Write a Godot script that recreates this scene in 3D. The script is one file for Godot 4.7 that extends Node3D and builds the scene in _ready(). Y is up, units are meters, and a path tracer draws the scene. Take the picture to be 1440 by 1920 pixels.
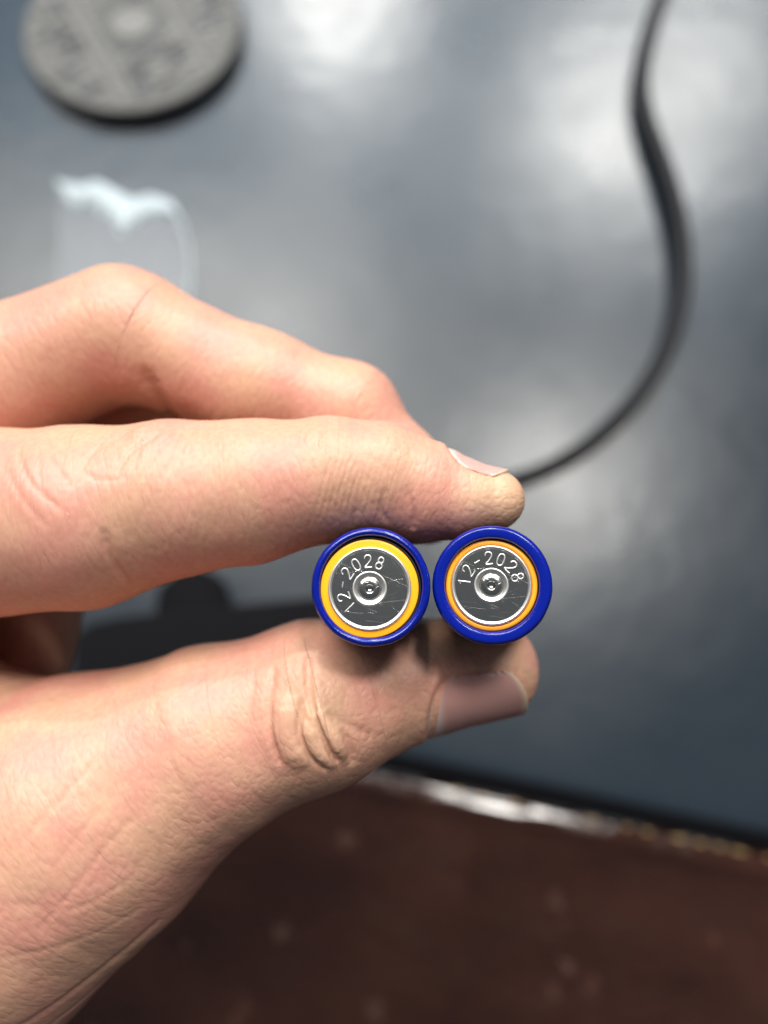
extends Node3D
# Two AA cells held end-on between a thumb and an index finger above a dark desk mat.
# World units are metres, y is up, the desk top is y = 0. Hand geometry is worked out in millimetres
# in a frame of its own (x to the fingertips, y to the back of the hand, z out of the radial side).

const TILT := -74.0                       # the phone looks steeply down on the desk
const EYE := Vector3(0, 0.267, 0)
const HAND_AT := Vector3(-60, -20, -115)  # hand's base in the hand frame, mm

var view_basis := Basis(Vector3.RIGHT, deg_to_rad(TILT))
var used_names := {}

func _ready() -> void:
	set_camera()
	set_light()
	build_desk()
	build_coaster()
	build_cable()
	build_shade_block()
	build_glare_sheet()
	build_batteries()
	build_hand()

# ---------------------------------------------------------------- camera and light

func set_camera() -> void:
	var cam := Camera3D.new()
	cam.name = "camera"
	var at := CameraAttributesPhysical.new()
	at.frustum_focal_length = 18.12         # 24 mm frame height: 67 degrees
	at.frustum_focus_distance = 0.0945
	at.exposure_aperture = 5.0
	at.frustum_near = 0.01
	at.frustum_far = 30.0
	cam.attributes = at
	cam.fov = 67.0
	cam.near = 0.01
	cam.far = 30.0
	cam.transform = Transform3D(view_basis, EYE)
	add_child(cam)
	cam.current = true

func set_light() -> void:
	var env := Environment.new()
	env.background_mode = Environment.BG_COLOR
	env.background_color = Color(0.105, 0.12, 0.135).linear_to_srgb()
	env.tonemap_mode = Environment.TONE_MAPPER_LINEAR
	env.tonemap_exposure = 0.94
	env.sdfgi_enabled = true
	env.ssao_enabled = true
	env.ssil_enabled = true
	var we := WorldEnvironment.new()
	we.name = "environment"
	we.environment = env
	add_child(we)
	# ceiling panels of the room plus one added wide glow panel, each a housing with a glowing diffuser and a light of its size
	ceiling_lamp(Vector3(-0.48, 1.62, -1.0), Vector2(0.9, 0.72), 3.8, "broad ceiling lamp nearest above the hand, the brightest of them")
	ceiling_lamp(Vector3(-0.15, 1.62, -2.3), Vector2(0.18, 0.14), 5.5, "small square ceiling lamp ahead of the desk, mirrored beside the coaster")
	ceiling_lamp(Vector3(0.75, 1.62, -1.75), Vector2(0.60, 0.34), 4.8, "long ceiling lamp ahead on the right, mirrored beside the black cable")
	ceiling_lamp(Vector3(0.42, 1.62, -0.62), Vector2(0.34, 0.26), 1.8, "ceiling lamp above the right half of the desk")
	ceiling_lamp(Vector3(0.0, 1.66, -1.85), Vector2(2.6, 1.3), 2.9, "added very wide dim panel ahead of the desk, for the cool glow over the far mat", Color(0.66, 0.86, 1.0))  # unseen panel, added to spread a cool glow on the mat
	ceiling_lamp(Vector3(-1.25, 1.62, -1.15), Vector2(0.9, 0.6), 1.5, "wide ceiling lamp over the far left, above the hand")

func ceiling_lamp(at: Vector3, size: Vector2, energy: float, label: String, tint := Color(1.0, 0.985, 0.96)) -> void:
	var root := thing("ceiling_lamp", label, "lamp", "ceiling lamps above the desk")
	root.position = at
	var box := BoxMesh.new()
	box.size = Vector3(size.x + 0.03, 0.05, size.y + 0.03)
	var shell := part(root, "housing", box, plain(Color(0.7, 0.7, 0.68), 0.5))
	shell.position.y = 0.032
	var pane := BoxMesh.new()
	pane.size = Vector3(size.x, 0.006, size.y)
	var glow := plain(Color(0.9, 0.95, 0.95), 0.6)
	glow.emission_enabled = true
	glow.emission = tint
	glow.emission_energy_multiplier = clampf(energy / (size.x * size.y) * 0.3, 0.2, 3.0)
	part(root, "diffuser", pane, glow)
	var l := AreaLight3D.new()
	l.name = "light"
	l.area_size = size
	l.light_energy = energy
	l.light_color = tint
	l.area_normalize_energy = true
	l.area_range = 12.0
	l.area_attenuation = 2.0
	l.shadow_enabled = true
	l.rotation_degrees.x = -90
	l.position.y = -0.006
	root.add_child(l)

# ---------------------------------------------------------------- naming helpers

func numbered(called: String) -> String:
	var n: int = used_names.get(called, 0)
	used_names[called] = n + 1
	return called if n == 0 else "%s_%03d" % [called, n]

func thing(called: String, label: String, category: String, group := "") -> Node3D:
	var o := Node3D.new()
	o.name = numbered(called)
	o.set_meta("label", label)
	o.set_meta("category", category)
	if group:
		o.set_meta("group", group)
	add_child(o)
	return o

func part(parent: Node3D, called: String, mesh: Mesh, m: Material) -> MeshInstance3D:
	var o := MeshInstance3D.new()
	o.name = called
	o.mesh = mesh
	if m:
		o.material_override = m
	parent.add_child(o, true)
	return o

func plain(linear: Color, rough: float, metal := 0.0) -> StandardMaterial3D:
	var m := StandardMaterial3D.new()
	m.albedo_color = linear.linear_to_srgb()
	m.roughness = rough
	m.metallic = metal
	return m

func noise(kind: int, freq: float, sd: int, octaves := 1) -> FastNoiseLite:
	var n := FastNoiseLite.new()
	n.noise_type = kind
	n.frequency = freq
	n.seed = sd
	n.fractal_type = FastNoiseLite.FRACTAL_FBM if octaves > 1 else FastNoiseLite.FRACTAL_NONE
	n.fractal_octaves = octaves
	return n

func noise_map(n: FastNoiseLite, size := 512) -> NoiseTexture2D:
	var t := NoiseTexture2D.new()
	t.width = size
	t.height = size
	t.seamless = true
	t.noise = n
	return t

# ---------------------------------------------------------------- mesh helpers

class Shape:
	var v := PackedVector3Array()
	var n := PackedVector3Array()
	var uv := PackedVector2Array()
	var col := PackedColorArray()
	var f := PackedInt32Array()

	func tri(a: int, b: int, c: int) -> void:
		# wound so that the front, clockwise in this engine, looks along the normals
		var up := (v[c] - v[a]).cross(v[b] - v[a])
		if up.dot(n[a] + n[b] + n[c]) < 0:
			f.append_array([a, c, b])
		else:
			f.append_array([a, b, c])

	func quad(a: int, b: int, c: int, d: int) -> void:
		tri(a, b, c)
		tri(a, c, d)

	func mesh() -> ArrayMesh:
		var s := []
		s.resize(Mesh.ARRAY_MAX)
		s[Mesh.ARRAY_VERTEX] = v
		s[Mesh.ARRAY_NORMAL] = n
		if uv.size() == v.size():
			s[Mesh.ARRAY_TEX_UV] = uv
		if col.size() == v.size():
			s[Mesh.ARRAY_COLOR] = col
		s[Mesh.ARRAY_INDEX] = f
		var m := ArrayMesh.new()
		m.add_surface_from_arrays(Mesh.PRIMITIVE_TRIANGLES, s)
		return m

	func smooth() -> void:
		# normals from the faces, for shapes whose normals were only a rough guess
		var sum := PackedVector3Array()
		sum.resize(v.size())
		for i in range(0, f.size(), 3):
			var k := (v[f[i + 2]] - v[f[i]]).cross(v[f[i + 1]] - v[f[i]])
			for j in 3:
				sum[f[i + j]] += k
		for i in v.size():
			if sum[i].length_squared() > 0:
				n[i] = sum[i].normalized()

# profile: (radius, height) in mm, outside on the left-hand side when walking it; corners of it are smoothed
func lathe(profile: Array, segs := 96, wobble := 0.0, sd := 1) -> ArrayMesh:
	var s := Shape.new()
	var rng := noise(FastNoiseLite.TYPE_SIMPLEX, 1.0, sd)
	var p := []
	for i in profile.size() - 1:            # finer steps along the profile
		for k in 3:
			p.append(spline(profile, i, k / 3.0))
	p.append(profile[-1])
	for j in segs + 1:
		var a := TAU * j / segs
		var w := 1.0 + wobble * rng.get_noise_2d(cos(a) * 1.5, sin(a) * 1.5)
		for i in p.size():
			var t: Vector2 = p[mini(i + 1, p.size() - 1)] - p[maxi(i - 1, 0)]
			var nr := Vector2(-t.y, t.x).normalized()
			s.v.append(Vector3(cos(a) * p[i].x * w, p[i].y, sin(a) * p[i].x * w) * 0.001)
			s.n.append(Vector3(cos(a) * nr.x, nr.y, sin(a) * nr.x))
			s.uv.append(Vector2(cos(a), sin(a)) * p[i].x * 0.1)
	for j in segs:
		for i in p.size() - 1:
			var a := j * p.size() + i
			s.quad(a, a + 1, a + p.size() + 1, a + p.size())
	return s.mesh()

func spline(p: Array, i: int, t: float) -> Vector2:
	var a: Vector2 = p[maxi(i - 1, 0)]
	var b: Vector2 = p[i]
	var c: Vector2 = p[i + 1]
	var d: Vector2 = p[mini(i + 2, p.size() - 1)]
	# monotone-ish: tangents cut down where the steps differ much
	var m1 := (c - a) * 0.5
	var m2 := (d - b) * 0.5
	m1 = m1.limit_length(1.5 * minf(a.distance_to(b) if i > 0 else 9.0, b.distance_to(c)))
	m2 = m2.limit_length(1.5 * minf(c.distance_to(d) if i + 2 < p.size() else 9.0, b.distance_to(c)))
	var t2 := t * t
	var t3 := t2 * t
	return b * (2 * t3 - 3 * t2 + 1) + m1 * (t3 - 2 * t2 + t) + c * (3 * t2 - 2 * t3) + m2 * (t3 - t2)

# a round bar along a path; radii one per point
func tube(s: Shape, path: PackedVector3Array, radii: PackedFloat32Array, sides := 12, flat := 1.0, up := Vector3.UP) -> void:
	var start := s.v.size()
	for i in path.size():
		var t := (path[mini(i + 1, path.size() - 1)] - path[maxi(i - 1, 0)]).normalized()
		var x := up.cross(t).normalized()
		var y := t.cross(x)
		for k in sides:
			var a := TAU * k / sides
			s.v.append(path[i] + (x * cos(a) + y * sin(a) * flat) * radii[i])
			s.n.append((x * cos(a) + y * sin(a) / flat).normalized())
	for i in path.size() - 1:
		for k in sides:
			var a := start + i * sides + k
			var b := start + i * sides + (k + 1) % sides
			s.quad(a, b, b + sides, a + sides)
	for e in [0, path.size() - 1]:
		var t: Vector3 = (path[0] - path[1]) if e == 0 else (path[-1] - path[-2])
		var c := s.v.size()
		s.v.append(path[e] + t.normalized() * radii[e] * 0.5)
		s.n.append(t.normalized())
		for k in sides:
			s.tri(start + e * sides + k, start + e * sides + (k + 1) % sides, c)

func smooth_path(pts: Array, steps: int) -> PackedVector3Array:
	var c := Curve3D.new()
	for i in pts.size():
		var t: Vector3 = (pts[mini(i + 1, pts.size() - 1)] - pts[maxi(i - 1, 0)]) / 6.0
		c.add_point(pts[i], -t, t)
	c.bake_interval = 0.001
	var out := PackedVector3Array()
	for i in steps + 1:
		out.append(c.sample_baked(c.get_baked_length() * i / steps, true))
	return out

# a profile in (z, y) drawn out along x, sampled finely so that a waver can be put on it
func extrude(profile: Array, x0: float, x1: float, steps: int, waver: FastNoiseLite = null) -> ArrayMesh:
	var s := Shape.new()
	for j in steps + 1:
		var x := lerpf(x0, x1, float(j) / steps)
		for i in profile.size():
			var t: Vector2 = profile[mini(i + 1, profile.size() - 1)] - profile[maxi(i - 1, 0)]
			var q: Vector2 = profile[i]
			if waver and i < 3:
				q += Vector2(0.0006, 0.0003) * waver.get_noise_2d(x, i * 0.004)
			elif waver:
				q += Vector2(0, 0.00012) * waver.get_noise_2d(x * 0.4, i * 0.01)
			s.v.append(Vector3(x, q.y, q.x))
			s.n.append(Vector3(0, t.x, -t.y).normalized())
			s.uv.append(Vector2(x, q.x))
	for j in steps:
		for i in profile.size() - 1:
			var a := j * profile.size() + i
			s.quad(a, a + 1, a + profile.size() + 1, a + profile.size())
	s.smooth()
	return s.mesh()

# ---------------------------------------------------------------- desk

func build_desk() -> void:
	var edge_at := Vector3(0.0312, 0, 0.019)
	var turn := -0.2
	# brown lacquered desk: a raised rounded lip, then the flat polished front
	var desk := thing("wooden_desk", "brown lacquered desk with a worn shiny lip along the dark mat", "desk")
	desk.position = edge_at
	desk.rotation.y = turn
	var wood := StandardMaterial3D.new()
	wood.albedo_texture = wood_texture()
	wood.roughness = 0.22
	wood.roughness_texture = noise_map(noise(FastNoiseLite.TYPE_SIMPLEX, 0.02, 5, 4))
	wood.roughness = 0.28
	wood.metallic_specular = 0.5
	wood.heightmap_enabled = true
	wood.heightmap_texture = noise_map(noise(FastNoiseLite.TYPE_SIMPLEX, 0.012, 8, 3))
	wood.heightmap_scale = 0.02
	wood.uv1_scale = Vector3(4, 4, 4)
	var prof := []
	for q in [[-0.4, -6], [0.0, -1.2], [0.3, -0.1], [0.8, 0.07], [1.6, 0.22], [2.6, 0.42], [3.4, 0.57], [4.0, 0.66], [4.6, 0.66], [5.8, 0.7], [6.8, 0.1], [8.5, -0.6], [11, -1.1], [20, -1.25], [60, -1.25], [120, -1.25], [200, -1.25], [206, -2.5], [209, -6], [210, -12], [210, -38]]:
		prof.append(Vector2(q[0], q[1]) * 0.001)
	var wn := noise(FastNoiseLite.TYPE_SIMPLEX, 60.0, 3, 3)
	part(desk, "front_moulding", extrude(prof, -0.7, 0.7, 700, wn), wood)
	var slab := BoxMesh.new()
	slab.size = Vector3(1.4, 0.034, 0.95)
	var top := part(desk, "desk_top", slab, plain(Color(0.06, 0.025, 0.018), 0.5))
	top.position = Vector3(0, -0.0225, -0.476)
	# chips along the lip where the lacquer has worn through to pale wood
	var chip_m := plain(Color(0.30, 0.19, 0.07), 0.6)
	var rng := RandomNumberGenerator.new()
	rng.seed = 11
	for i in 15:
		var x := -0.012 + 0.008 * i + rng.randf_range(-0.004, 0.004)
		if x > 0.0 and x < 0.04 and i % 3:
			continue
		var s := Shape.new()
		var path := PackedVector3Array()
		var rad := PackedFloat32Array()
		var ln := rng.randf_range(0.0015, 0.006)
		for k in 7:
			path.append(Vector3(x + ln * k / 6.0, 0.0003 + rng.randf_range(-0.0001, 0.0001), 0.0004 + rng.randf_range(-0.0001, 0.0001)))
			rad.append(0.00052 * sin(PI * (k + 0.6) / 7.2) * rng.randf_range(0.7, 1.2))
		tube(s, path, rad, 8)
		part(desk, "worn_chip", s.mesh(), chip_m)
	# the mat
	var mat := thing("desk_mat", "dark slate grey glossy sheet covering the desk top, with black rounded edge", "desk mat")
	mat.position = edge_at
	mat.rotation.y = turn
	var m := StandardMaterial3D.new()
	m.albedo_color = Color(0.012, 0.0185, 0.026).linear_to_srgb()
	m.metallic_specular = 0.45
	var blotch := noise_map(noise(FastNoiseLite.TYPE_SIMPLEX, 0.01, 21, 4), 512)
	var ramp := Gradient.new()
	ramp.set_color(0, Color(0.70, 0.70, 0.70))
	ramp.set_color(1, Color(0.86, 0.86, 0.86))
	blotch.color_ramp = ramp
	m.roughness_texture = blotch
	m.roughness = 0.38
	m.heightmap_enabled = true
	m.heightmap_texture = noise_map(noise(FastNoiseLite.TYPE_SIMPLEX, 0.016, 22, 3), 1024)
	m.heightmap_scale = 0.009
	m.uv1_scale = Vector3(2.6, 2.6, 2.6)
	var sheet := []
	for q in [[-930, -3], [-930, 0.0], [-600, 0.0], [-300, 0.0], [-150, 0.0], [-60, 0.0], [-12, 0.0], [-8.5, -0.05], [-7.4, -0.3]]:
		sheet.append(Vector2(q[0], q[1]) * 0.001)
	part(mat, "sheet", extrude(sheet, -0.68, 0.68, 40), m)
	var rim := []
	for q in [[-7.4, -0.3], [-6.6, -0.5], [-5, -0.7], [-3, -1.1], [-1.6, -1.9], [-0.9, -3.0], [-0.7, -5]]:
		rim.append(Vector2(q[0], q[1]) * 0.001)
	var binding := plain(Color(0.004, 0.004, 0.005), 0.8)
	binding.metallic_specular = 0.15
	part(mat, "edge_binding", extrude(rim, -0.68, 0.68, 40), binding)

func wood_texture() -> ImageTexture:
	# 250 mm square tile; stains and dents of the lacquer in it are lighter
	var n := 512
	var im := Image.create(n, n, false, Image.FORMAT_RGB8)
	var a := noise(FastNoiseLite.TYPE_SIMPLEX, 0.012, 31, 4)
	var b := noise(FastNoiseLite.TYPE_SIMPLEX, 0.06, 32, 3)
	var base := Color(0.014, 0.0052, 0.004)
	var warm := Color(0.040, 0.015, 0.010)
	for y in n:
		for x in n:
			var g := a.get_noise_2d(x * 0.35, y * 1.2) * 0.5 + 0.5
			var h := b.get_noise_2d(x * 0.5, y * 2.0) * 0.5 + 0.5
			im.set_pixel(x, y, base.lerp(warm, clampf(g * 0.8 + h * 0.3, 0, 1)).linear_to_srgb())
	var rng := RandomNumberGenerator.new()
	rng.seed = 5
	for i in 70:
		var c := Vector2(rng.randf() * n, rng.randf() * n)
		var r := rng.randf_range(1.5, 7.0)
		var tone := Color(0.09, 0.05, 0.04).lerp(Color(0.06, 0.023, 0.016), rng.randf())
		for y in range(int(c.y - r * 2), int(c.y + r * 2)):
			for x in range(int(c.x - r * 2), int(c.x + r * 2)):
				var d := Vector2(x, y).distance_to(c) / r + 1.1 * b.get_noise_2d(x * 2.2, y * 2.2)
				if d < 1.0:
					var was := im.get_pixel(posmod(x, n), posmod(y, n)).srgb_to_linear()
					im.set_pixel(posmod(x, n), posmod(y, n), was.lerp(tone, smoothstep(1.0, 0.4, d) * 0.8).linear_to_srgb())
	return ImageTexture.create_from_image(im)

# ---------------------------------------------------------------- things on the desk

func build_coaster() -> void:
	var c := thing("coaster", "round grey coaster with raised pattern on a thick dark base, top left", "coaster")
	c.position = Vector3(-0.1075, -0.0015, -0.2915)
	var dark := plain(Color(0.012, 0.012, 0.014), 0.55)
	part(c, "base", lathe([Vector2(43, 0.0), Vector2(45.6, 0.2), Vector2(46.6, 1.4), Vector2(46.9, 4.0), Vector2(46.9, 7.2), Vector2(46.5, 7.9), Vector2(45.8, 8.1), Vector2(44, 8.1), Vector2(0, 8.1)], 128), dark)
	var grey := StandardMaterial3D.new()
	grey.albedo_color = Color(0.082, 0.080, 0.075).linear_to_srgb()
	grey.roughness = 0.6
	grey.heightmap_enabled = true
	grey.heightmap_texture = noise_map(noise(FastNoiseLite.TYPE_SIMPLEX, 0.05, 41, 3), 512)
	grey.heightmap_scale = 0.04
	grey.uv1_triplanar = true
	grey.uv1_scale = Vector3(20, 20, 20)
	part(c, "face", lathe([Vector2(45.9, 7.9), Vector2(46.1, 8.3), Vector2(45.6, 8.8), Vector2(44.4, 8.95), Vector2(43.4, 8.5), Vector2(42.4, 8.35), Vector2(20, 8.35), Vector2(0, 8.35)], 128, 0.008), grey)
	# raised pattern: a boss with rings, slanting bars and short blocks between them
	var light := plain(Color(0.125, 0.122, 0.115), 0.6)
	var deep := plain(Color(0.035, 0.036, 0.04), 0.6)
	part(c, "boss", lathe([Vector2(9.0, 8.3), Vector2(8.8, 9.2), Vector2(8, 9.5), Vector2(6.6, 9.4), Vector2(6.0, 9.0), Vector2(4, 9.1), Vector2(0, 9.3)], 64), light)
	part(c, "ring", lathe([Vector2(13.6, 8.3), Vector2(13.2, 8.75), Vector2(12, 8.8), Vector2(11.2, 8.7), Vector2(11, 8.3)], 64), deep)
	var lean := Vector2(0.45, 0.893)        # across the bars, in (x, -z) of the coaster
	var along := Vector2(0.893, -0.45)
	lean = Vector2(0.87, 0.49)
	along = Vector2(-0.49, 0.87)
	var rng := RandomNumberGenerator.new()
	rng.seed = 4
	for o in [-33.0, -21.0, -16.0, 16.5, 21.5, 33.0]:
		var half := sqrt(42.0 * 42.0 - o * o)
		var s := Shape.new()
		var p := PackedVector3Array()
		var r := PackedFloat32Array()
		for k in 13:
			var q: Vector2 = lean * o + along * lerpf(-half, half, k / 12.0)
			p.append(Vector3(q.x, 8.35, -q.y) * 0.001)
			r.append(0.0011)
		tube(s, p, r, 10, 0.6)
		part(c, "bar", s.mesh(), light if absf(o) < 30 else deep)
	for row in [-37.5, -29.5, -25.0, -11.5, -7.0, -2.0, 3.0, 8.0, 12.0, 25.5, 29.5, 37.5]:
		var half := sqrt(41.0 * 41.0 - row * row) - 3.0
		var t := -half
		while t < half:
			var ln := rng.randf_range(1.8, 3.4)
			var q: Vector2 = lean * row + along * (t + ln * 0.5)
			if q.length() > 15.5:
				var b := BoxMesh.new()
				b.size = Vector3(rng.randf_range(3.0, 9.5), 0.9, ln) * 0.001
				var piece := part(c, "raised_block", b, light if rng.randf() < 0.72 else deep)
				piece.position = Vector3(q.x, 8.65, -q.y) * 0.001
				piece.rotation.y = atan2(along.x, -along.y) + rng.randf_range(-0.15, 0.15)
			t += ln + rng.randf_range(1.1, 1.8)

func build_cable() -> void:
	var pts := [Vector3(0.1283, 0.0036, -0.3267), Vector3(0.1208, 0.0036, -0.3085), Vector3(0.1129, 0.0039, -0.2847), Vector3(0.1081, 0.0044, -0.2616), Vector3(0.1089, 0.0051, -0.2419), Vector3(0.113, 0.0056, -0.2205), Vector3(0.1158, 0.0059, -0.2013), Vector3(0.1165, 0.0056, -0.1832), Vector3(0.1146, 0.0051, -0.1646), Vector3(0.1094, 0.0046, -0.1466), Vector3(0.1011, 0.0041, -0.1303), Vector3(0.0904, 0.0039, -0.1163), Vector3(0.0778, 0.0036, -0.1043), Vector3(0.0657, 0.003, -0.0958), Vector3(0.0539, 0.0025, -0.0903), Vector3(0.0422, 0.0025, -0.087), Vector3(0.0268, 0.0025, -0.0848), Vector3(0.0076, 0.0025, -0.0818), Vector3(-0.0152, 0.0025, -0.0758), Vector3(-0.0414, 0.0025, -0.068), Vector3(-0.0639, 0.0025, -0.0661)]
	var path := smooth_path(pts, 160)
	var r := PackedFloat32Array()
	for i in path.size():
		r.append(0.0033 - 0.0011 * smoothstep(60, 160, i))
	var s := Shape.new()
	tube(s, path, r, 18)
	var o := MeshInstance3D.new()
	o.name = "cable"
	o.mesh = s.mesh()
	var rubber := plain(Color(0.010, 0.010, 0.012), 0.6)
	rubber.metallic_specular = 0.3
	o.material_override = rubber
	o.set_meta("label", "black cable curving down the right side of the dark mat")
	o.set_meta("category", "cable")
	add_child(o)

func build_shade_block() -> void:
	# made-up black block for the soft shade in the gap between thumb and fingers
	var o := thing("shade_block", "made-up black block below the hand, standing in for the soft shade there", "shade block")
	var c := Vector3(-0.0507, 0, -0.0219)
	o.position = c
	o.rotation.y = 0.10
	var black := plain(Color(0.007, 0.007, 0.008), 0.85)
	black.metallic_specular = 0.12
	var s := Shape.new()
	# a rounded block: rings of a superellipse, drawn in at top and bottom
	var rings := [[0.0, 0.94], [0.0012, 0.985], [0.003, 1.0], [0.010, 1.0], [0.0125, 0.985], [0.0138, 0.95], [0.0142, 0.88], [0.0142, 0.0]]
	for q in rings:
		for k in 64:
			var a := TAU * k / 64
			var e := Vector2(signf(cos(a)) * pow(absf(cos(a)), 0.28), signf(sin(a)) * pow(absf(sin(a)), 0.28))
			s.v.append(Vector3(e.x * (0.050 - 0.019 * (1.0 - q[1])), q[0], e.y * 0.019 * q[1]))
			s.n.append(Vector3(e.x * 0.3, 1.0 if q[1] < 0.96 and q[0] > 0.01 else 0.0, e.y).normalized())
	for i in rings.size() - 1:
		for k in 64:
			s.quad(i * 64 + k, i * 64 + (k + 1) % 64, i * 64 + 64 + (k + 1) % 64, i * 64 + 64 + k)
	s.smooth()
	part(o, "shade_body", s.mesh(), black)
	var stub := Shape.new()
	tube(stub, PackedVector3Array([Vector3(-0.012, 0.006, -0.016), Vector3(-0.012, 0.006, -0.022), Vector3(-0.012, 0.0058, -0.028), Vector3(-0.012, 0.0055, -0.032)]), PackedFloat32Array([0.0125, 0.0125, 0.0115, 0.007]), 24, 0.45)
	part(o, "shade_stub", stub.mesh(), black)  # added stub, carries the dark shape on toward the fingers

func build_glare_sheet() -> void:
	# made-up translucent sheet standing in for a bright reflection on the mat
	var glare := thing("glare_sheet", "made-up pale translucent sheet with crumpled edge, standing in for a bright reflection on the mat", "glare sheet")
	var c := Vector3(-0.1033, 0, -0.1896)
	glare.position = c
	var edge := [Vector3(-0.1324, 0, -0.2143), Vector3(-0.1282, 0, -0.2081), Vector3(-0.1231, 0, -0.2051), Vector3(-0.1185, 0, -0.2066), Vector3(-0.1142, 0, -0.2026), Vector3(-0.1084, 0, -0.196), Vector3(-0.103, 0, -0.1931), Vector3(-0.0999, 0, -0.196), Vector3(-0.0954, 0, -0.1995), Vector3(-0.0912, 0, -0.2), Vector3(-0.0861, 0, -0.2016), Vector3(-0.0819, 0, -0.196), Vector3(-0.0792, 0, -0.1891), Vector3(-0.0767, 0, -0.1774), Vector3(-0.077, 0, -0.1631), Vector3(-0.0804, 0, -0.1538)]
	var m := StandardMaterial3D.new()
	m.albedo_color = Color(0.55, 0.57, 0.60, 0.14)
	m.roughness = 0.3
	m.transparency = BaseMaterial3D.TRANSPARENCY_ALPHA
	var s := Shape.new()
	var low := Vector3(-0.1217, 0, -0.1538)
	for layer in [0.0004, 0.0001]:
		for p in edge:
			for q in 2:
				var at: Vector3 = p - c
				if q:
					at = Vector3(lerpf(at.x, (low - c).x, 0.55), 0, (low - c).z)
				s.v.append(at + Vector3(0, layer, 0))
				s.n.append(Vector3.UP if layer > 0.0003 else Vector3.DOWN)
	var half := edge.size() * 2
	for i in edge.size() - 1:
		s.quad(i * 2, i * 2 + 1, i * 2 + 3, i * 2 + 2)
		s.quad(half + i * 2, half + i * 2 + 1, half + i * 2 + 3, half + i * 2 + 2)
	part(glare, "sheet", s.mesh(), m)
	# small crumpled facets along the far edge, paler for the brightest of the reflection
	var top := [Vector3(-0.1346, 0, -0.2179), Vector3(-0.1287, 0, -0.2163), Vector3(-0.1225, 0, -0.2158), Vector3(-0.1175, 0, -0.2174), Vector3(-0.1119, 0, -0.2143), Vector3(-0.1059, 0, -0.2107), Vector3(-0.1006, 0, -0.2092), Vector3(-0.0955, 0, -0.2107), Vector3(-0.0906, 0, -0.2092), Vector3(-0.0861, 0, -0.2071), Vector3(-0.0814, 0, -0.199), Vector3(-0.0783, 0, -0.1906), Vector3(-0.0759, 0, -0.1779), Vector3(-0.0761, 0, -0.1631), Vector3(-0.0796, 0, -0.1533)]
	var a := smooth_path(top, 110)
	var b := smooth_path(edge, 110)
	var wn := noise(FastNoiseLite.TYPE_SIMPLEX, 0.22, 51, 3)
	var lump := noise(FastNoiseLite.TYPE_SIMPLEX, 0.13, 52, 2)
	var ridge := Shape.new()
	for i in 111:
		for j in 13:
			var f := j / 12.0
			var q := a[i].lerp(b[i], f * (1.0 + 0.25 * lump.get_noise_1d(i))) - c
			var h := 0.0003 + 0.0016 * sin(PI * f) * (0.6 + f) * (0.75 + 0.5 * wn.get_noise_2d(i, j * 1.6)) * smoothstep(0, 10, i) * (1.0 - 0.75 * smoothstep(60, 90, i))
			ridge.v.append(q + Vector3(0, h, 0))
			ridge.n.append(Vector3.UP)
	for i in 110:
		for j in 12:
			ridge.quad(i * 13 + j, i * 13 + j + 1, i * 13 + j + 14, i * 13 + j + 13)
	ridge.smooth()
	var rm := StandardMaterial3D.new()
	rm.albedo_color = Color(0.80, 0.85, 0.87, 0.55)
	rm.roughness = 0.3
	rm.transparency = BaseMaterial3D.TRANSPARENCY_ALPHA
	part(glare, "glare_edge", ridge.mesh(), rm)

# ---------------------------------------------------------------- batteries

const GLYPHS := {
	"1": [[-0.16, 0.30], [0.04, 0.5], [0.04, -0.5]],
	"2": [[-0.27, 0.24], [-0.22, 0.40], [-0.08, 0.5], [0.09, 0.5], [0.24, 0.39], [0.27, 0.22], [0.19, 0.04], [-0.04, -0.24], [-0.28, -0.5], [0.30, -0.5]],
	"0": [[0.0, 0.5], [0.17, 0.43], [0.26, 0.2], [0.26, -0.2], [0.17, -0.43], [0.0, -0.5], [-0.17, -0.43], [-0.26, -0.2], [-0.26, 0.2], [-0.17, 0.43], [0.0, 0.5]],
	"8": [[0.0, 0.03], [0.17, 0.1], [0.22, 0.26], [0.15, 0.44], [0.0, 0.5], [-0.15, 0.44], [-0.22, 0.26], [-0.17, 0.1], [0.0, 0.03], [0.2, -0.06], [0.27, -0.25], [0.18, -0.45], [0.0, -0.5], [-0.18, -0.45], [-0.27, -0.25], [-0.2, -0.06], [0.0, 0.03]],
	"-": [[-0.22, 0.0], [0.24, 0.0]],
}

func glyph(ch: String) -> ArrayMesh:
	var s := Shape.new()
	var pts := []
	for q in GLYPHS[ch]:
		pts.append(Vector3(q[0] * 1.45, 0, -q[1] * 1.45) * 0.001)
	var path := smooth_path(pts, maxi(4, pts.size() * 3)) if pts.size() > 3 else PackedVector3Array(pts)
	var r := PackedFloat32Array()
	r.resize(path.size())
	r.fill(0.00009)
	tube(s, path, r, 10, 0.8)
	return s.mesh()

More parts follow.
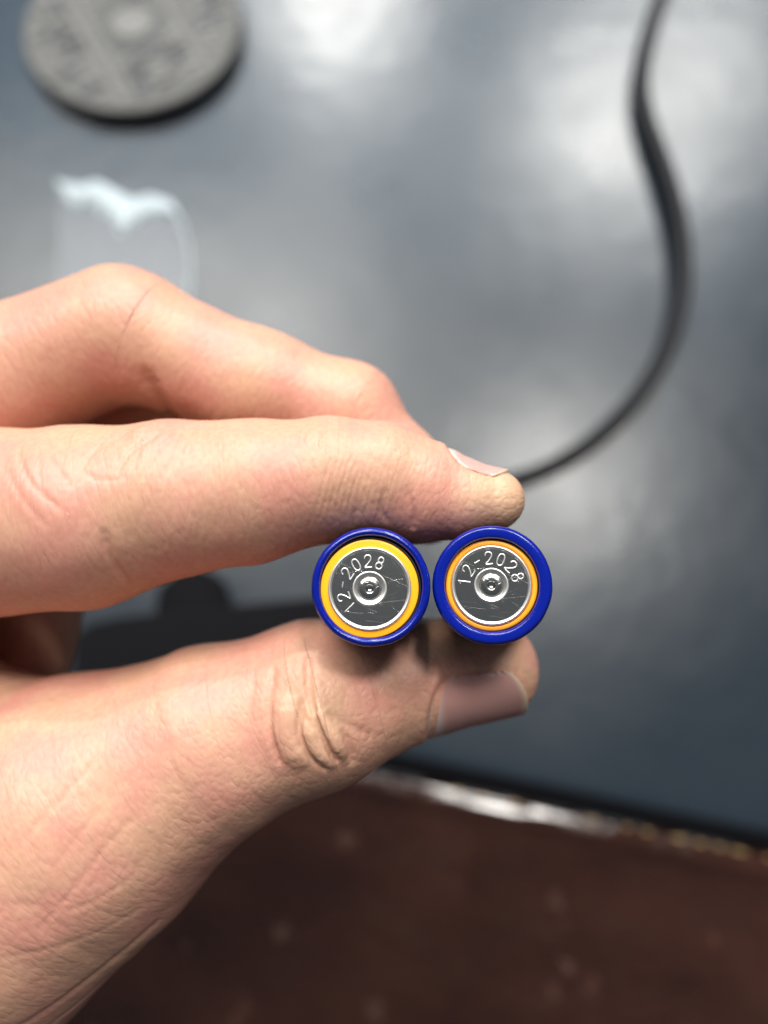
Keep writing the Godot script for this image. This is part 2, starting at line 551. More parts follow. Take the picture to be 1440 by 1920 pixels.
func scratch_map() -> ImageTexture:
	var n := 512
	var im := Image.create(n, n, false, Image.FORMAT_L8)
	im.fill(Color(0.5, 0.5, 0.5))
	var rng := RandomNumberGenerator.new()
	rng.seed = 77
	for i in 150:
		var p := Vector2(rng.randf(), rng.randf()) * n
		var a := rng.randfn(0.35, 0.5)
		var ln := rng.randf_range(8, 90) if i % 4 else rng.randf_range(60, 200)
		var tone := 0.5 + rng.randf_range(-0.45, 0.45)
		var bend := rng.randf_range(-0.003, 0.003)
		for k in int(ln * 1.5):
			p += Vector2.from_angle(a) * 0.67
			a += bend
			im.set_pixel(posmod(int(p.x), n), posmod(int(p.y), n), Color(tone, tone, tone))
	for i in 260:
		var p := Vector2i(rng.randi() % n, rng.randi() % n)
		var tone := rng.randf_range(0.1, 0.9)
		im.fill_rect(Rect2i(p, Vector2i(rng.randi_range(1, 3), rng.randi_range(1, 3))), Color(tone, tone, tone))
	return ImageTexture.create_from_image(im)

func build_batteries() -> void:
	var steel := plain(Color(0.50, 0.49, 0.47), 0.22, 1.0)
	steel.heightmap_enabled = true
	steel.heightmap_texture = scratch_map()
	steel.heightmap_scale = 0.0022
	steel.uv1_scale = Vector3(0.9, 0.9, 1)
	steel.uv1_offset = Vector3(0.5, 0.5, 0)
	var bare := plain(Color(0.80, 0.78, 0.75), 0.38, 1.0)
	var blue := plain(Color(0.001, 0.009, 0.215), 0.22)
	blue.metallic_specular = 0.4
	blue.clearcoat_enabled = true
	blue.clearcoat = 0.3
	blue.clearcoat_roughness = 0.12
	blue.heightmap_enabled = true
	blue.heightmap_texture = noise_map(noise(FastNoiseLite.TYPE_SIMPLEX, 0.03, 91, 4), 512)
	blue.heightmap_scale = 0.002
	var gasket := plain(Color(0.95, 0.40, 0.012), 0.3)
	var gasket_right := plain(Color(0.93, 0.37, 0.02), 0.34)
	var black := plain(Color(0.004, 0.005, 0.008), 0.5)
	battery(Vector3(-1.55, -9.02, -93.4), 51.0, 0.0, 6.18, 0.22, Vector2(-0.18, 0.22), blue, gasket, steel, bare, black, "left blue battery, its date starting lower left, broad yellow ring")
	battery(Vector3(13.01, -8.82, -93.4), 0.0, -0.22, 5.64, 0.10, Vector2(-0.05, 0.02), blue, gasket_right, steel, bare, black, "right blue battery under the fingertip, date across the top, thin orange ring")

func battery(face_mm: Vector3, date_turn: float, drop: float, lip: float, gap: float, off: Vector2, blue: Material, gasket_m: Material, steel: Material, bare: Material, black: Material, label: String) -> void:
	var root := thing("battery", label, "battery", "batteries held between thumb and finger")
	var toward := -face_mm.normalized()
	var x := (Vector3.RIGHT - toward * toward.x).normalized()
	var b := view_basis * Basis(x, toward, x.cross(toward))
	var face := EYE + view_basis * (face_mm * 0.001)
	root.transform = Transform3D(b, face - b.y * 0.0492)
	var up := 49.2
	var e := lip
	part(root, "sleeve", lathe([Vector2(e - 0.02, up - 1.1), Vector2(e, up - 0.55), Vector2(e + 0.12, up - 0.2), Vector2(e + 0.36, up - 0.02), Vector2(6.72, up), Vector2(7.0, up - 0.16), Vector2(7.2, up - 0.55), Vector2(7.25, up - 1.1), Vector2(7.2, up - 2.0), Vector2(7.2, up - 3.2)], 160, 0.003, 3 + int(date_turn)), blue)
	part(root, "darkened_body", lathe([Vector2(7.18, up - 3.1), Vector2(7.18, 20), Vector2(7.2, 2.0), Vector2(7.1, 1.0), Vector2(6.7, 0.5), Vector2(6.0, 0.4)], 96), black)  # unseen body made black to cut blue light bouncing onto the fingers
	part(root, "positive_terminal", lathe([Vector2(6.2, 0.6), Vector2(4.6, 0.4), Vector2(3.0, 0.2), Vector2(2.75, -0.2), Vector2(2.7, -1.1), Vector2(2.4, -1.3), Vector2(0, -1.3)], 64), bare)
	var satin := plain(Color(0.82, 0.79, 0.75), 0.42, 1.0)
	var end := Node3D.new()
	end.name = "negative_end"
	end.position = Vector3(off.x, drop, off.y) * 0.001
	root.add_child(end)
	part(end, "gap_shade_ring", lathe([Vector2(lip + 0.15, up - 1.15), Vector2(lip + 0.1, up - 0.8), Vector2(lip - 0.1, up - 0.76), Vector2(lip - 0.3, up - 0.95)], 96), black)  # black ring put in for the shade of the gap inside the lip
	part(end, "gasket_ring", lathe([Vector2(lip - gap + 0.04, up - 1.1), Vector2(lip - gap, up - 0.66), Vector2(lip - gap - 0.14, up - 0.52), Vector2(5.2, up - 0.46), Vector2(4.98, up - 0.52), Vector2(4.84, up - 0.9)], 128), gasket_m)
	var wide := Vector3(1.045, 1, 1.045) if gap > 0.15 else Vector3.ONE
	var rim_part := part(end, "cap_rim", lathe([Vector2(4.90, up - 1.0), Vector2(4.88, up - 0.5), Vector2(4.82, up - 0.26), Vector2(4.72, up - 0.16), Vector2(4.6, up - 0.17), Vector2(4.47, up - 0.25), Vector2(4.36, up - 0.36)], 128), satin)
	rim_part.scale = wide
	var plate := part(end, "end_plate", lathe([Vector2(4.46, up - 0.34), Vector2(4.36, up - 0.32), Vector2(3.2, up - 0.32), Vector2(2.1, up - 0.32), Vector2(1.9, up - 0.36)], 128), steel)
	plate.scale = wide
	part(end, "dimple_ring", lathe([Vector2(2.12, up - 0.36), Vector2(2.05, up - 0.27), Vector2(1.92, up - 0.26), Vector2(1.76, up - 0.34), Vector2(1.6, up - 0.46), Vector2(1.46, up - 0.6)], 96), satin)
	part(end, "dimple", lathe([Vector2(1.5, up - 0.66), Vector2(1.38, up - 0.60), Vector2(1.16, up - 0.46), Vector2(0.9, up - 0.38), Vector2(0.62, up - 0.36), Vector2(0.5, up - 0.42), Vector2(0.4, up - 0.6), Vector2(0.25, up - 0.8), Vector2(0.0, up - 0.84)], 96), steel)
	var stamp := plain(Color(0.85, 0.83, 0.80), 0.42, 1.0)
	var text := "12-2028"
	for i in text.length():
		var a := deg_to_rad(173.0 - 26.0 * i + date_turn)
		var g := part(end, "digit" if text[i] != "-" else "dash", glyph(text[i]), stamp)
		g.position = Vector3(cos(a) * 3.3, up - 0.32, -sin(a) * 3.3) * 0.001
		g.rotation.y = a - PI / 2

# ---------------------------------------------------------------- hand

# A field of tapered capsules, joined smoothly: bone i runs from bone_a along bone_ab.
var bone_a := PackedVector3Array()
var bone_ab := PackedVector3Array()
var bone_inv := PackedFloat32Array()
var bone_r := PackedFloat32Array()
var bone_dr := PackedFloat32Array()
var chain_first := PackedInt32Array()
var chain_end := PackedInt32Array()
var chain_mid := PackedVector3Array()
var chain_reach := PackedFloat32Array()
var chain_k := PackedFloat32Array()       # how softly its bones join
var chain_join := PackedFloat32Array()    # how softly it joins the rest
var cells := []                           # the two batteries: [point on the axis, axis]
var folds := {}                           # cell of 3 mm -> fold segments near it
var fold_a := PackedVector3Array()
var fold_b := PackedVector3Array()
var fold_w := PackedFloat32Array()
var fold_h := PackedFloat32Array()
var lumps := noise(FastNoiseLite.TYPE_SIMPLEX, 0.06, 61, 2)

func chain(k: float, join: float, joints: Array) -> void:
	# joints: [point, radius] in mm; a null starts a new run
	chain_first.append(bone_a.size())
	var lo := Vector3.INF
	var hi := -Vector3.INF
	for i in joints.size() - 1:
		if joints[i] == null or joints[i + 1] == null:
			continue
		var a: Vector3 = joints[i][0]
		var b: Vector3 = joints[i + 1][0]
		bone_a.append(a)
		bone_ab.append(b - a)
		bone_inv.append(1.0 / maxf((b - a).length_squared(), 1e-6))
		bone_r.append(joints[i][1])
		bone_dr.append(joints[i + 1][1] - joints[i][1])
		for q in [joints[i], joints[i + 1]]:
			var rr: float = q[1]
			lo = lo.min(q[0] - Vector3.ONE * rr)
			hi = hi.max(q[0] + Vector3.ONE * rr)
	chain_end.append(bone_a.size())
	chain_mid.append((lo + hi) / 2)
	chain_reach.append((hi - lo).length() / 2)
	chain_k.append(k)
	chain_join.append(join)

func flesh(p: Vector3) -> float:
	var best := 1e3
	for g in chain_first.size():
		var far := p.distance_to(chain_mid[g]) - chain_reach[g]
		if far > 6.0:
			best = minf(best, far + 6.0)
			continue
		var k := chain_k[g]
		var d := 1e3
		for i in range(chain_first[g], chain_end[g]):
			var q := p - bone_a[i]
			var t := clampf(q.dot(bone_ab[i]) * bone_inv[i], 0.0, 1.0)
			var e := (q - bone_ab[i] * t).length() - bone_r[i] - bone_dr[i] * t
			var h := maxf(k - absf(d - e), 0.0)
			d = minf(d, e) - h * h * 0.25 / k
		k = chain_join[g]
		var hh := maxf(k - absf(best - d), 0.0)
		best = minf(best, d) - hh * hh * 0.25 / k
	return best

func skin(p: Vector3) -> float:
	var d := flesh(p)
	if absf(d) > 3.0:
		return d
	d += lumps.get_noise_3dv(p) * 0.22
	var near = folds.get(Vector3i((p / 3.0).floor()))
	if near != null:
		# folds of one kind do not add up where their pieces meet: the deepest counts
		var cut := 0.0
		var swell := 0.0
		for i: int in near:
			var ab := fold_b[i] - fold_a[i]
			var t := clampf((p - fold_a[i]).dot(ab) / maxf(ab.length_squared(), 1e-6), 0.0, 1.0)
			var q := (p - fold_a[i] - ab * t).length_squared() / (fold_w[i] * fold_w[i])
			if q < 9.0:
				var h := fold_h[i] * exp(-q)
				cut = minf(cut, h)
				swell = maxf(swell, h)
		d -= cut + swell
	for c in cells:
		var q: Vector3 = p - c[0]
		var s := q.dot(c[1])
		var out := maxf((q - c[1] * s).length() - 7.22, s)
		var h := maxf(0.8 - absf(d + out), 0.0)
		d = maxf(d, -out) + h * h * 0.25 / 0.8
	return d

func add_fold(line: Array, w: float, h: float) -> void:
	# h above zero swells, below zero cuts in
	for i in line.size() - 1:
		var n := fold_a.size()
		fold_a.append(line[i])
		fold_b.append(line[i + 1])
		# a fold runs out at its ends
		fold_w.append(w)
		fold_h.append(h * (0.6 if i == 0 or i == line.size() - 2 else 1.0))
		var lo := Vector3i(((line[i].min(line[i + 1]) - Vector3.ONE * w * 3.0) / 3.0).floor())
		var hi := Vector3i(((line[i].max(line[i + 1]) + Vector3.ONE * w * 3.0) / 3.0).floor())
		for x in range(lo.x, hi.x + 1):
			for y in range(lo.y, hi.y + 1):
				for z in range(lo.z, hi.z + 1):
					var key := Vector3i(x, y, z)
					if not folds.has(key):
						folds[key] = PackedInt32Array()
					folds[key].append(n)

# lays a line given in the (x, y) of the hand frame onto the side of the hand that faces out along z
func lay(points: Array, w: float, h: float) -> void:
	var line := []
	var c := Curve2D.new()
	for i in points.size():
		var t: Vector2 = (points[mini(i + 1, points.size() - 1)] - points[maxi(i - 1, 0)]) / 6.0
		c.add_point(points[i], -t, t)
	c.bake_interval = 0.4
	var n := maxi(3, int(c.get_baked_length() / 0.8))
	for k in n + 1:
		var q := c.sample_baked(c.get_baked_length() * k / n, true)
		var z := -70.0
		while z > -160.0:
			var d := flesh(Vector3(q.x, q.y, z))
			if d < 0.02:
				break
			z -= maxf(d * 0.8, 0.02)
		if z > -160.0:
			line.append(Vector3(q.x, q.y, z))
	if line.size() > 1:
		add_fold(line, w, h)

func spaced(fine_lo: float, fine_hi: float, lo: float, hi: float, cell: float) -> PackedFloat32Array:
	var up := []
	var x := fine_hi
	var st := cell
	while x < hi:
		st = minf(st * 1.05, 4.0)
		x += st
		up.append(x)
	var down := []
	x = fine_lo
	st = cell
	while x > lo:
		st = minf(st * 1.05, 4.0)
		x -= st
		down.append(x)
	down.reverse()
	var out := PackedFloat32Array(down)
	x = fine_lo
	while x < fine_hi - cell * 0.5:
		out.append(x)
		x += cell
	out.append(fine_hi)
	out.append_array(PackedFloat32Array(up))
	return out

func build_hand() -> void:
	for f in [Vector3(-1.55, -9.02, -93.4), Vector3(13.01, -8.82, -93.4)]:
		cells.append([f, -f.normalized() * 1.0])
	# thumb and its ball, wrist, forearm
	chain(2.0, 1.0, [[Vector3(-63.9, -56.89, -113), 25.09], [Vector3(-44.03, -43.64, -112), 19.93], [Vector3(-24.28, -32.47, -110), 13.35], [Vector3(-15.1, -29.07, -109.5), 11.48], [Vector3(-9.02, -26.91, -109), 11.58], [Vector3(-2.28, -25.19, -110), 9.41], [Vector3(4.59, -23.73, -111), 8.11], [Vector3(10, -22.92, -111.5), 7.23], [Vector3(15.45, -22.86, -112), 6.87]])
	# index
	chain(1.2, 0.9, [[Vector3(-82.65, 2.32, -112), 14.37], [Vector3(-53.13, -1.48, -107), 12.69], [Vector3(-40.74, -0.73, -105.5), 12.37], [Vector3(-28.83, 1.66, -104.5), 10.52], [Vector3(-17.93, 2.8, -104), 9.54], [Vector3(-7.14, 4.35, -103.5), 8.14], [Vector3(-0.71, 4.43, -103.5), 7.57], [Vector3(5, 2.71, -103.5), 6.85], [Vector3(9.59, 1.78, -103), 5.33], [Vector3(14.56, 1.63, -102.5), 3.96]])
	# middle
	chain(3.6, 0.6, [[Vector3(-92.98, 7.82, -126), 12.17], [Vector3(-60.08, 19.61, -121), 11.27], [Vector3(-40.62, 27.74, -119), 10.01], null, [Vector3(-34.88, 25.28, -119), 9.19], [Vector3(-19.61, 18.96, -118.5), 8.34], [Vector3(-6.51, 15.06, -118), 7.65], null, [Vector3(-5.29, 14.24, -118), 7.49], [Vector3(2.42, 5, -117), 6.78], [Vector3(6.4, 0.8, -116), 5.6]])
	# ring and little finger, folded away behind
	chain(1.2, 0.8, [[Vector3(-80, 0, -142), 10.0], [Vector3(-34, 17, -137), 9.0], null, [Vector3(-36, 16, -137), 9.0], [Vector3(-60, -5, -139), 8.0], null, [Vector3(-60, -5, -139), 8.0], [Vector3(-62, -25, -136), 7.0]])
	chain(1.2, 0.8, [[Vector3(-74, -8, -157), 9.0], [Vector3(-44, 6, -153), 8.0], null, [Vector3(-44, 5, -153), 7.6], [Vector3(-64, -10, -151), 7.2], null, [Vector3(-64, -10, -151), 7.0], [Vector3(-70, -26, -145), 6.2]])
	# palm, web, wrist and forearm
	chain(9.0, 5.0, [[Vector3(-140, -66, -138), 21.0], [Vector3(-92, 0, -114), 11.5], null, [Vector3(-140, -62, -142), 21.0], [Vector3(-92, 6, -128), 11.0], null, [Vector3(-140, -66, -148), 20.0], [Vector3(-88, 0, -142), 11.0], null, [Vector3(-138, -70, -150), 18.0], [Vector3(-82, -8, -156), 10.0], null, [Vector3(-66.83, -53.46, -114), 22.01], [Vector3(-140, -72, -130), 22.0], [Vector3(-175, -110, -134), 26.0], [Vector3(-330, -250, -140), 38.0], null, [Vector3(-70.92, -34.29, -113), 11.69], [Vector3(-77.05, -4.72, -114), 11.79], null, [Vector3(-74.68, -31.6, -119), 9.68], [Vector3(-57.86, -32.17, -119), 7.06]])

	var grid := 0.31
	# nails first: their borders leave a rim in the skin
	var thumb_nail := nail(Vector3(3.83, -23.81, -111), Vector3(15.83, -22.86, -112), Vector3(0.02, -0.74, 0.67), 1.02, 0.10, 1.28, 0.62, Color(0.45, 0.235, 0.205), 0.32)
	var index_nail := nail(Vector3(5, 2.71, -103.5), Vector3(14.56, 1.63, -102.5), Vector3(0.12, 0.97, -0.18), 1.0, 0.30, 1.17, 0.82, Color(0.56, 0.30, 0.26), 0.16)
	# folds of the thumb joint
	lay([Vector2(-14.28, -20.62), Vector2(-14.59, -24.11), Vector2(-14.34, -27.6), Vector2(-13.2, -31.41)], 0.42, -0.71)
	lay([Vector2(-9.77, -18.91), Vector2(-9.45, -22.71), Vector2(-8.38, -26.01), Vector2(-7.11, -29.06), Vector2(-6.09, -31.41)], 0.45, -1.02)
	lay([Vector2(-10.34, -24.11), Vector2(-10.6, -27.6), Vector2(-9.58, -30.33), Vector2(-7.61, -32.61)], 0.40, -0.77)
	lay([Vector2(-5.13, -27.71), Vector2(-4.36, -29.82), Vector2(-4.1, -31.94)], 0.45, -0.68)
	lay([Vector2(-7.99, -25.22), Vector2(-5.24, -26.6), Vector2(-1.97, -28.7)], 0.60, -0.3)
	lay([Vector2(-16.82, -21.34), Vector2(-17.2, -26.36), Vector2(-16.19, -32.01)], 0.55, -0.10)
	lay([Vector2(-12.37, -24.43), Vector2(-12.44, -27.92), Vector2(-11.04, -31.22)], 1.3, 0.85)
	lay([Vector2(-8.5, -24.74), Vector2(-7.23, -27.28), Vector2(-5.58, -30.46)], 1.0, 1.05)
	lay([Vector2(-9.77, -26.97), Vector2(-8.63, -29.82), Vector2(-7.11, -31.85)], 0.9, 0.75)
	lay([Vector2(-12.69, -19.35), Vector2(-11.42, -21.57)], 1.5, 0.16)
	# ball of the thumb and wrist
	lay([Vector2(-49.66, -65.17), Vector2(-44.83, -64.55), Vector2(-39.31, -61.38), Vector2(-34.48, -57.93), Vector2(-30, -54.34)], 0.7, -0.32)
	lay([Vector2(-50.65, -68.59), Vector2(-44.32, -67.88), Vector2(-37.99, -63.45), Vector2(-33.06, -59.09)], 0.6, -0.25)
	lay([Vector2(-43.93, -40.17), Vector2(-39.54, -35.14), Vector2(-35.77, -30.75)], 0.4, -0.09)
	lay([Vector2(-39.54, -42.68), Vector2(-35.77, -37.66), Vector2(-32.63, -33.89), Vector2(-29.81, -31.07)], 0.4, -0.08)
	lay([Vector2(-41.42, -50.21), Vector2(-37.66, -45.81), Vector2(-33.26, -40.17), Vector2(-30.75, -37.66)], 0.4, -0.09)
	lay([Vector2(-45.19, -46.44), Vector2(-41.42, -47.07), Vector2(-37.03, -48.01), Vector2(-32.01, -45.81)], 0.4, -0.07)
	lay([Vector2(-45.68, -53.3), Vector2(-40.61, -52.98), Vector2(-34.9, -52.03), Vector2(-30.46, -50.12)], 0.4, -0.07)
	# index: knuckle wrinkles, flexion creases
	lay([Vector2(-40.29, 10.48), Vector2(-39.7, 8.52), Vector2(-37.87, 7.47)], 0.35, -0.25)
	lay([Vector2(-34.92, 10.61), Vector2(-35.97, 7.86), Vector2(-37.15, 5.24)], 0.38, -0.27)
	lay([Vector2(-27.65, 10.29), Vector2(-31.06, 7.73), Vector2(-32.43, 4.98)], 0.38, -0.30)
	lay([Vector2(-42.06, 7.73), Vector2(-40.36, 5.77), Vector2(-38.13, 3.41)], 0.38, -0.25)
	lay([Vector2(-45.99, 7.99), Vector2(-43.11, 3.93), Vector2(-38.66, 0.13)], 0.38, -0.20)
	lay([Vector2(-23.91, 10.29), Vector2(-25.88, 6.55), Vector2(-27.19, 3.93)], 0.35, -0.12)
	lay([Vector2(-44.55, 9.17), Vector2(-42.59, 6.55), Vector2(-41.28, 1.97)], 0.35, -0.12)
	lay([Vector2(-38.79, 9.7), Vector2(-36.69, 8.78), Vector2(-34.33, 9.04), Vector2(-31.97, 9.96)], 0.35, -0.16)
	lay([Vector2(-43.24, 9.5), Vector2(-41.14, 7.21), Vector2(-39.44, 3.93)], 0.32, -0.14)
	lay([Vector2(-33.41, 7.21), Vector2(-31.71, 6.03), Vector2(-29.61, 6.42)], 0.32, -0.14)
	lay([Vector2(-37.34, 5.24), Vector2(-34.72, 3.93), Vector2(-31.45, 4.19)], 0.35, -0.12)
	lay([Vector2(-29.46, 9.6), Vector2(-30.32, 7.28), Vector2(-30.59, 5.3)], 0.32, -0.16)
	lay([Vector2(-26.15, 10.06), Vector2(-28.07, 7.28), Vector2(-29.4, 4.1)], 0.32, -0.13)
	lay([Vector2(-46.52, 5.24), Vector2(-43.9, 1.97), Vector2(-40.62, -1.64)], 0.38, -0.12)
	lay([Vector2(-30.75, 10.61), Vector2(-30.95, 9.33)], 1.3, 0.45)
	lay([Vector2(-27.58, 10.27), Vector2(-27.98, 9.06)], 1.0, 0.35)
	lay([Vector2(-24.67, 10.68), Vector2(-24.87, 9.8)], 0.9, -0.3)
	lay([Vector2(-34, -2.73), Vector2(-33.52, -5.46), Vector2(-33.11, -7.51), Vector2(-32.36, -9.83)], 0.55, -0.34)
	lay([Vector2(-31.95, -3.41), Vector2(-31.27, -6.83), Vector2(-30.59, -9.29)], 1.4, 0.14)
	lay([Vector2(0.13, 2.32), Vector2(-0.33, 0.33), Vector2(0.26, -1.06)], 0.36, -0.50)
	lay([Vector2(2.91, 2.98), Vector2(3.44, 0.33), Vector2(3.71, -1.99)], 0.36, -0.60)
	lay([Vector2(-3.44, 0.99), Vector2(-3.97, -1.85)], 0.30, -0.16)
	for i in 16:
		var x := -7.9 + i * 0.76
		lay([Vector2(x + 1.7, 7.3 - i * 0.1), Vector2(x + 0.5, 3.6), Vector2(x - 0.5, 0.0)], 0.24, -0.14)
	# fold inside the bent middle finger
	lay([Vector2(-34.11, 19.37), Vector2(-33.22, 16.24), Vector2(-31.28, 12.66)], 1.3, -1.0)

	var hand := thing("hand", "bare left hand pinching two blue batteries between thumb and index finger", "hand")
	hand.transform = Transform3D(view_basis, EYE + view_basis * (HAND_AT * 0.001))
	var xs := spaced(-60, 21, -380, 30, 0.19)
	var ys := spaced(-78, 36, -300, 60, grid)
	var zs := spaced(-118, -88, -200, -60, grid)
	var body := part(hand, "skin", skin_mesh(xs, ys, zs), null)
	var nm := plain(Color(0.50, 0.27, 0.225), 0.3)
	nm.subsurf_scatter_enabled = true
	nm.subsurf_scatter_strength = 0.1
	nm.vertex_color_use_as_albedo = true
	nm.albedo_color = Color.WHITE
	var tn := part(hand, "nail", thumb_nail, nm)
	tn.set_meta("label", "thumb nail, dull mauve pink")
	part(hand, "nail", index_nail, nm)

# a nail over the bone a-b, its middle turned to `out`, spanning 2 * wide radians; from..to and bend are in lengths of the bone
func nail(a: Vector3, b: Vector3, out: Vector3, wide: float, from: float, to: float, bend: float, bed: Color, rise: float) -> ArrayMesh:
	var axis := (b - a).normalized()
	out = (out - axis * out.dot(axis)).normalized()
	var side := axis.cross(out)
	var s := Shape.new()
	var nu := 26
	var nv := 26
	var rim := []
	for i in range(-1, nu + 2):
		for j in range(-1, nv + 2):
			var u := clampf(float(i) / nu, 0, 1)
			var v := clampf(float(j) / nv, 0, 1) * 2.0 - 1.0
			var border := i < 0 or i > nu or j < 0 or j > nv
			var s0 := from + 0.20 * v * v * v * v + 0.06 * v * v
			var s1 := to - 0.13 * v * v - 0.10 * v * v * v * v
			var along := lerpf(s0, s1, u)
			var dir := out * cos(v * wide) + side * sin(v * wide)
			var t := reach(a + (b - a) * minf(along, bend), dir)
			var t2 := reach(a + (b - a) * minf(along, bend + 0.15), dir)
			t = maxf(t - 0.12 * (b - a).length() * maxf(along - bend, 0.0), t2 if along < bend + 0.15 else 0.0)
			var lift := rise * smoothstep(0.0, 0.22, u) * (1.0 - 0.75 * pow(absf(v), 5.0)) - 0.14 * (1.0 - smoothstep(0.0, 0.12, u)) - 0.12 * pow(absf(v), 6.0)
			t += lift - (0.55 if border else 0.0)
			var p := a + (b - a) * along + dir * t
			s.v.append((p - HAND_AT) * 0.001)
			s.n.append(dir)
			s.uv.append(Vector2(u, v))
			var base := bed
			base = base.lerp(Color(0.60, 0.45, 0.40), smoothstep(0.2, 0.08, u + 0.16 * v * v))       # the pale half moon
			base = base.lerp(Color(0.66, 0.55, 0.36), smoothstep(0.94, 0.97, u) * 0.5)                      # free edge
			s.col.append(base)
			if not border and (i == 0 or ((j == 0 or j == nv) and u < 0.8)) :
				rim.append([i, j, a + (b - a) * along + dir * (t - lift)])
	var row := nv + 3
	for i in nu + 2:
		for j in nv + 2:
			s.quad(i * row + j, i * row + j + 1, (i + 1) * row + j + 1, (i + 1) * row + j)
	s.smooth()
	# the groove round the nail and the fold of skin beyond it
	var root := []
	var lefts := []
	var rights := []
	for q in rim:
		if q[0] == 0: root.append(q[2])
		if q[1] == 0: lefts.append(q[2])
		if q[1] == nv: rights.append(q[2])
	for line in [root, lefts, rights]:
		add_fold(line, 0.42, -0.32)
		var back: Array = line.map(func(p: Vector3): return p - axis * (0.9 if line == root else 0.0) + (side * (0.8 if line == rights else -0.8) if line != root else Vector3.ZERO))
		add_fold(back, 0.75, 0.24)
	return s.mesh()

func reach(p: Vector3, dir: Vector3) -> float:
	var lo := 0.0
	var hi := 24.0
	for i in 22:
		var m := (lo + hi) / 2
		if flesh(p + dir * m) < 0:
			lo = m
		else:
			hi = m
	return lo

# surface nets over a grid of uneven spacing, walked from one cell of the surface to the next
func skin_mesh(xs: PackedFloat32Array, ys: PackedFloat32Array, zs: PackedFloat32Array) -> ArrayMesh:
	var value := {}
	var vertex := {}
	var v := PackedVector3Array()
	var order := PackedInt64Array()
	var p := Vector3(-28.83, 1.66, -104.5)
	var at := Vector3i(xs.bsearch(p.x), ys.bsearch(p.y), zs.bsearch(p.z))
	while skin(Vector3(xs[at.x], ys[at.y], zs[at.z])) < 0:
		at.z += 1
	at.z -= 1
	var todo := PackedInt64Array([(at.x << 24) | (at.y << 12) | at.z])
	var seen := {todo[0]: true}
	var off := PackedInt64Array()
	for i in 8:
		off.append(((i & 1) << 24) | (((i >> 1) & 1) << 12) | ((i >> 2) & 1))
	var f := PackedFloat32Array()
	f.resize(8)
	var next := PackedInt64Array([1 << 24, -(1 << 24), 1 << 12, -(1 << 12), 1, -1])
	var head := 0
	while head < todo.size():
		var c := todo[head]
		head += 1
		var x := c >> 24
		var y := (c >> 12) & 4095
		var z := c & 4095
		if x < 1 or y < 1 or z < 1 or x > xs.size() - 3 or y > ys.size() - 3 or z > zs.size() - 3:
			continue
		var inside := 0
		for i in 8:
			var k := c + off[i]
			var d = value.get(k)
			if d == null:
				d = skin(Vector3(xs[x + (i & 1)], ys[y + ((i >> 1) & 1)], zs[z + ((i >> 2) & 1)]))
				value[k] = d
			f[i] = d
			if d < 0:
				inside += 1
		if inside == 0 or inside == 8:
			continue
		var sum := Vector3.ZERO
		var count := 0
		for i in 8:
			for bit in 3:
				var j := i | (1 << bit)
				if j == i or (f[i] < 0) == (f[j] < 0):
					continue
				var q := Vector3(i & 1, (i >> 1) & 1, (i >> 2) & 1)
				q[bit] = f[i] / (f[i] - f[j])
				sum += q
				count += 1
		sum /= count
		vertex[c] = v.size()
		order.append(c)
		v.append(Vector3(lerpf(xs[x], xs[x + 1], sum.x), lerpf(ys[y], ys[y + 1], sum.y), lerpf(zs[z], zs[z + 1], sum.z)))
		for k in 6:
			var o := c + next[k]
			if not seen.has(o):
				seen[o] = true
				todo.append(o)
	# where each vertex lies on its finger: chain, place along it, angle round it
	var uv := PackedVector2Array()
	var col := PackedColorArray()
	var which := PackedInt32Array()
	uv.resize(v.size())
	col.resize(v.size())
	which.resize(v.size())
	var tone := noise(FastNoiseLite.TYPE_SIMPLEX, 0.07, 71, 3)
	var tone2 := noise(FastNoiseLite.TYPE_SIMPLEX, 0.3, 72, 2)
	var pores := noise(FastNoiseLite.TYPE_SIMPLEX, 0.9, 73, 2)
	var tip := Vector3(14.48, 2.07, -100)
	var joint := Vector3(-7.86, -27.52, -95)
	var knuckle := Vector3(-34.79, 7.36, -97)
	for n in v.size():
		var q := v[n]
		var best := 1e9
		var spot := Vector2.ZERO
		for g in chain_first.size():
			if q.distance_to(chain_mid[g]) - chain_reach[g] > 3.0:
				continue
			var run := 0.0
			for i in range(chain_first[g], chain_end[g]):
				var w := q - bone_a[i]
				var t := w.dot(bone_ab[i]) * bone_inv[i]
				var tc := clampf(t, 0, 1)
				var e := (w - bone_ab[i] * tc).length() - bone_r[i] - bone_dr[i] * tc
				var ln := bone_ab[i].length()
				if e < best:
					best = e
					var ax := bone_ab[i] / ln
					var r := w - bone_ab[i] * t
					var fwd := (Vector3(0, 0, 1) - ax * ax.z).normalized()
					spot = Vector2(run + t * ln, atan2(r.dot(ax.cross(fwd)), r.dot(fwd)) * 8.0)
					which[n] = g
				run += ln
		uv[n] = spot
		var a := tone.get_noise_3dv(q)
		var b := tone2.get_noise_3dv(q)
		var mottle := 1.0 + 0.10 * pores.get_noise_3dv(q) + 0.06 * a
		var c := Color(0.555, 0.298, 0.208).lerp(Color(0.55, 0.25, 0.185), clampf(0.45 + a * 1.1, 0, 1))
		c = c.lerp(Color(0.56, 0.325, 0.20), clampf(0.2 - a * 0.8 + b * 0.35, 0, 1) * 0.7)
		c = c.lerp(Color(0.60, 0.41, 0.25), 0.5 * smoothstep(7.0, 1.5, q.distance_to(tip)))
		c = c.lerp(Color(0.55, 0.36, 0.22), 0.5 * smoothstep(9.0, 2.0, q.distance_to(joint)))
		col[n] = Color(c.r * (0.5 + 0.5 * mottle), c.g * mottle, c.b * mottle)
	# faces; the fingers and the broad skin of thumb and palm take textures of their own
	var tris := [PackedInt32Array(), PackedInt32Array()]
	var nrm := PackedVector3Array()
	nrm.resize(v.size())
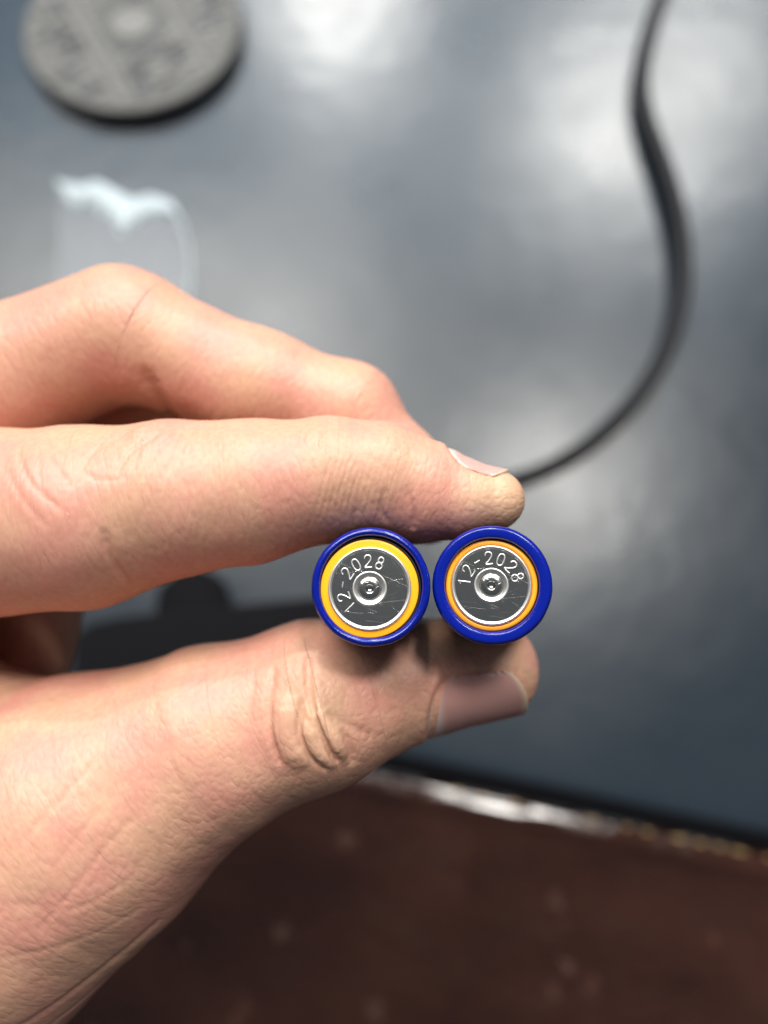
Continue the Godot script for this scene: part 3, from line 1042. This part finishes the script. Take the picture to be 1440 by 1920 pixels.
	var across := [[1 << 12, 1], [1, 1 << 24], [1 << 24, 1 << 12]]
	for n in order.size():
		var c := order[n]
		for axis in 3:
			var d0: float = value[c]
			var d1: float = value[c + off[1 << axis]]
			if (d0 < 0) == (d1 < 0):
				continue
			var u: int = across[axis][0]
			var w: int = across[axis][1]
			if not (vertex.has(c - u) and vertex.has(c - w) and vertex.has(c - u - w)):
				continue
			var q := PackedInt32Array([n, vertex[c - u], vertex[c - u - w], vertex[c - w]])
			if d0 < 0:
				q.reverse()
			var k := (v[q[2]] - v[q[0]]).cross(v[q[1]] - v[q[0]]) + (v[q[3]] - v[q[0]]).cross(v[q[2]] - v[q[0]])
			for i in 4:
				nrm[q[i]] += k
			var broad := 1 if which[n] == 0 or which[n] == 5 else 0
			tris[broad].append_array(PackedInt32Array([q[0], q[1], q[2], q[0], q[2], q[3]]))
	var out := PackedVector3Array()
	out.resize(v.size())
	for n in v.size():
		out[n] = (v[n] - HAND_AT) * 0.001
		nrm[n] = nrm[n].normalized()
	var m := ArrayMesh.new()
	for k in 2:
		var s := []
		s.resize(Mesh.ARRAY_MAX)
		s[Mesh.ARRAY_VERTEX] = out
		s[Mesh.ARRAY_NORMAL] = nrm
		s[Mesh.ARRAY_TEX_UV] = uv
		s[Mesh.ARRAY_COLOR] = col
		s[Mesh.ARRAY_INDEX] = tris[k]
		m.add_surface_from_arrays(Mesh.PRIMITIVE_TRIANGLES, s)
		m.surface_set_material(k, skin_material(k == 1))
	return m

func skin_material(broad: bool) -> StandardMaterial3D:
	var m := StandardMaterial3D.new()
	m.vertex_color_use_as_albedo = true
	m.roughness = 0.46
	m.metallic_specular = 0.42
	m.subsurf_scatter_enabled = true
	m.subsurf_scatter_strength = 0.06
	m.heightmap_enabled = true
	m.heightmap_texture = skin_relief(broad)
	m.heightmap_scale = 0.0075 if broad else 0.0055
	# one tile is 24 mm of skin
	m.uv1_scale = Vector3(1.0 / 24.0, 1.0 / (24.0 if broad else 48.0), 1)
	return m

func skin_relief(broad: bool) -> ImageTexture:
	var n := 768
	var big := noise(FastNoiseLite.TYPE_CELLULAR, 0.013 if broad else 0.022, 81 + int(broad))
	big.cellular_return_type = FastNoiseLite.RETURN_DISTANCE2_SUB
	big.cellular_jitter = 1.0
	var fine := noise(FastNoiseLite.TYPE_CELLULAR, 0.04, 84)
	fine.cellular_return_type = FastNoiseLite.RETURN_DISTANCE2_SUB
	big.domain_warp_enabled = true
	big.domain_warp_amplitude = 16.0
	big.domain_warp_frequency = 0.02
	var a := big.get_seamless_image(n, n, false, false, 0.2)
	var b := fine.get_seamless_image(n, n, false, false, 0.2)
	var im := Image.create(n, n, false, Image.FORMAT_L8)
	for y in n:
		for x in n:
			var g := minf(a.get_pixel(x, y).r * 2.2, 1.0)
			var h := minf(b.get_pixel(x, y).r * 2.0, 1.0)
			g = g * 0.65 + h * 0.35
			im.set_pixel(x, y, Color(g, g, g))
	return ImageTexture.create_from_image(im)
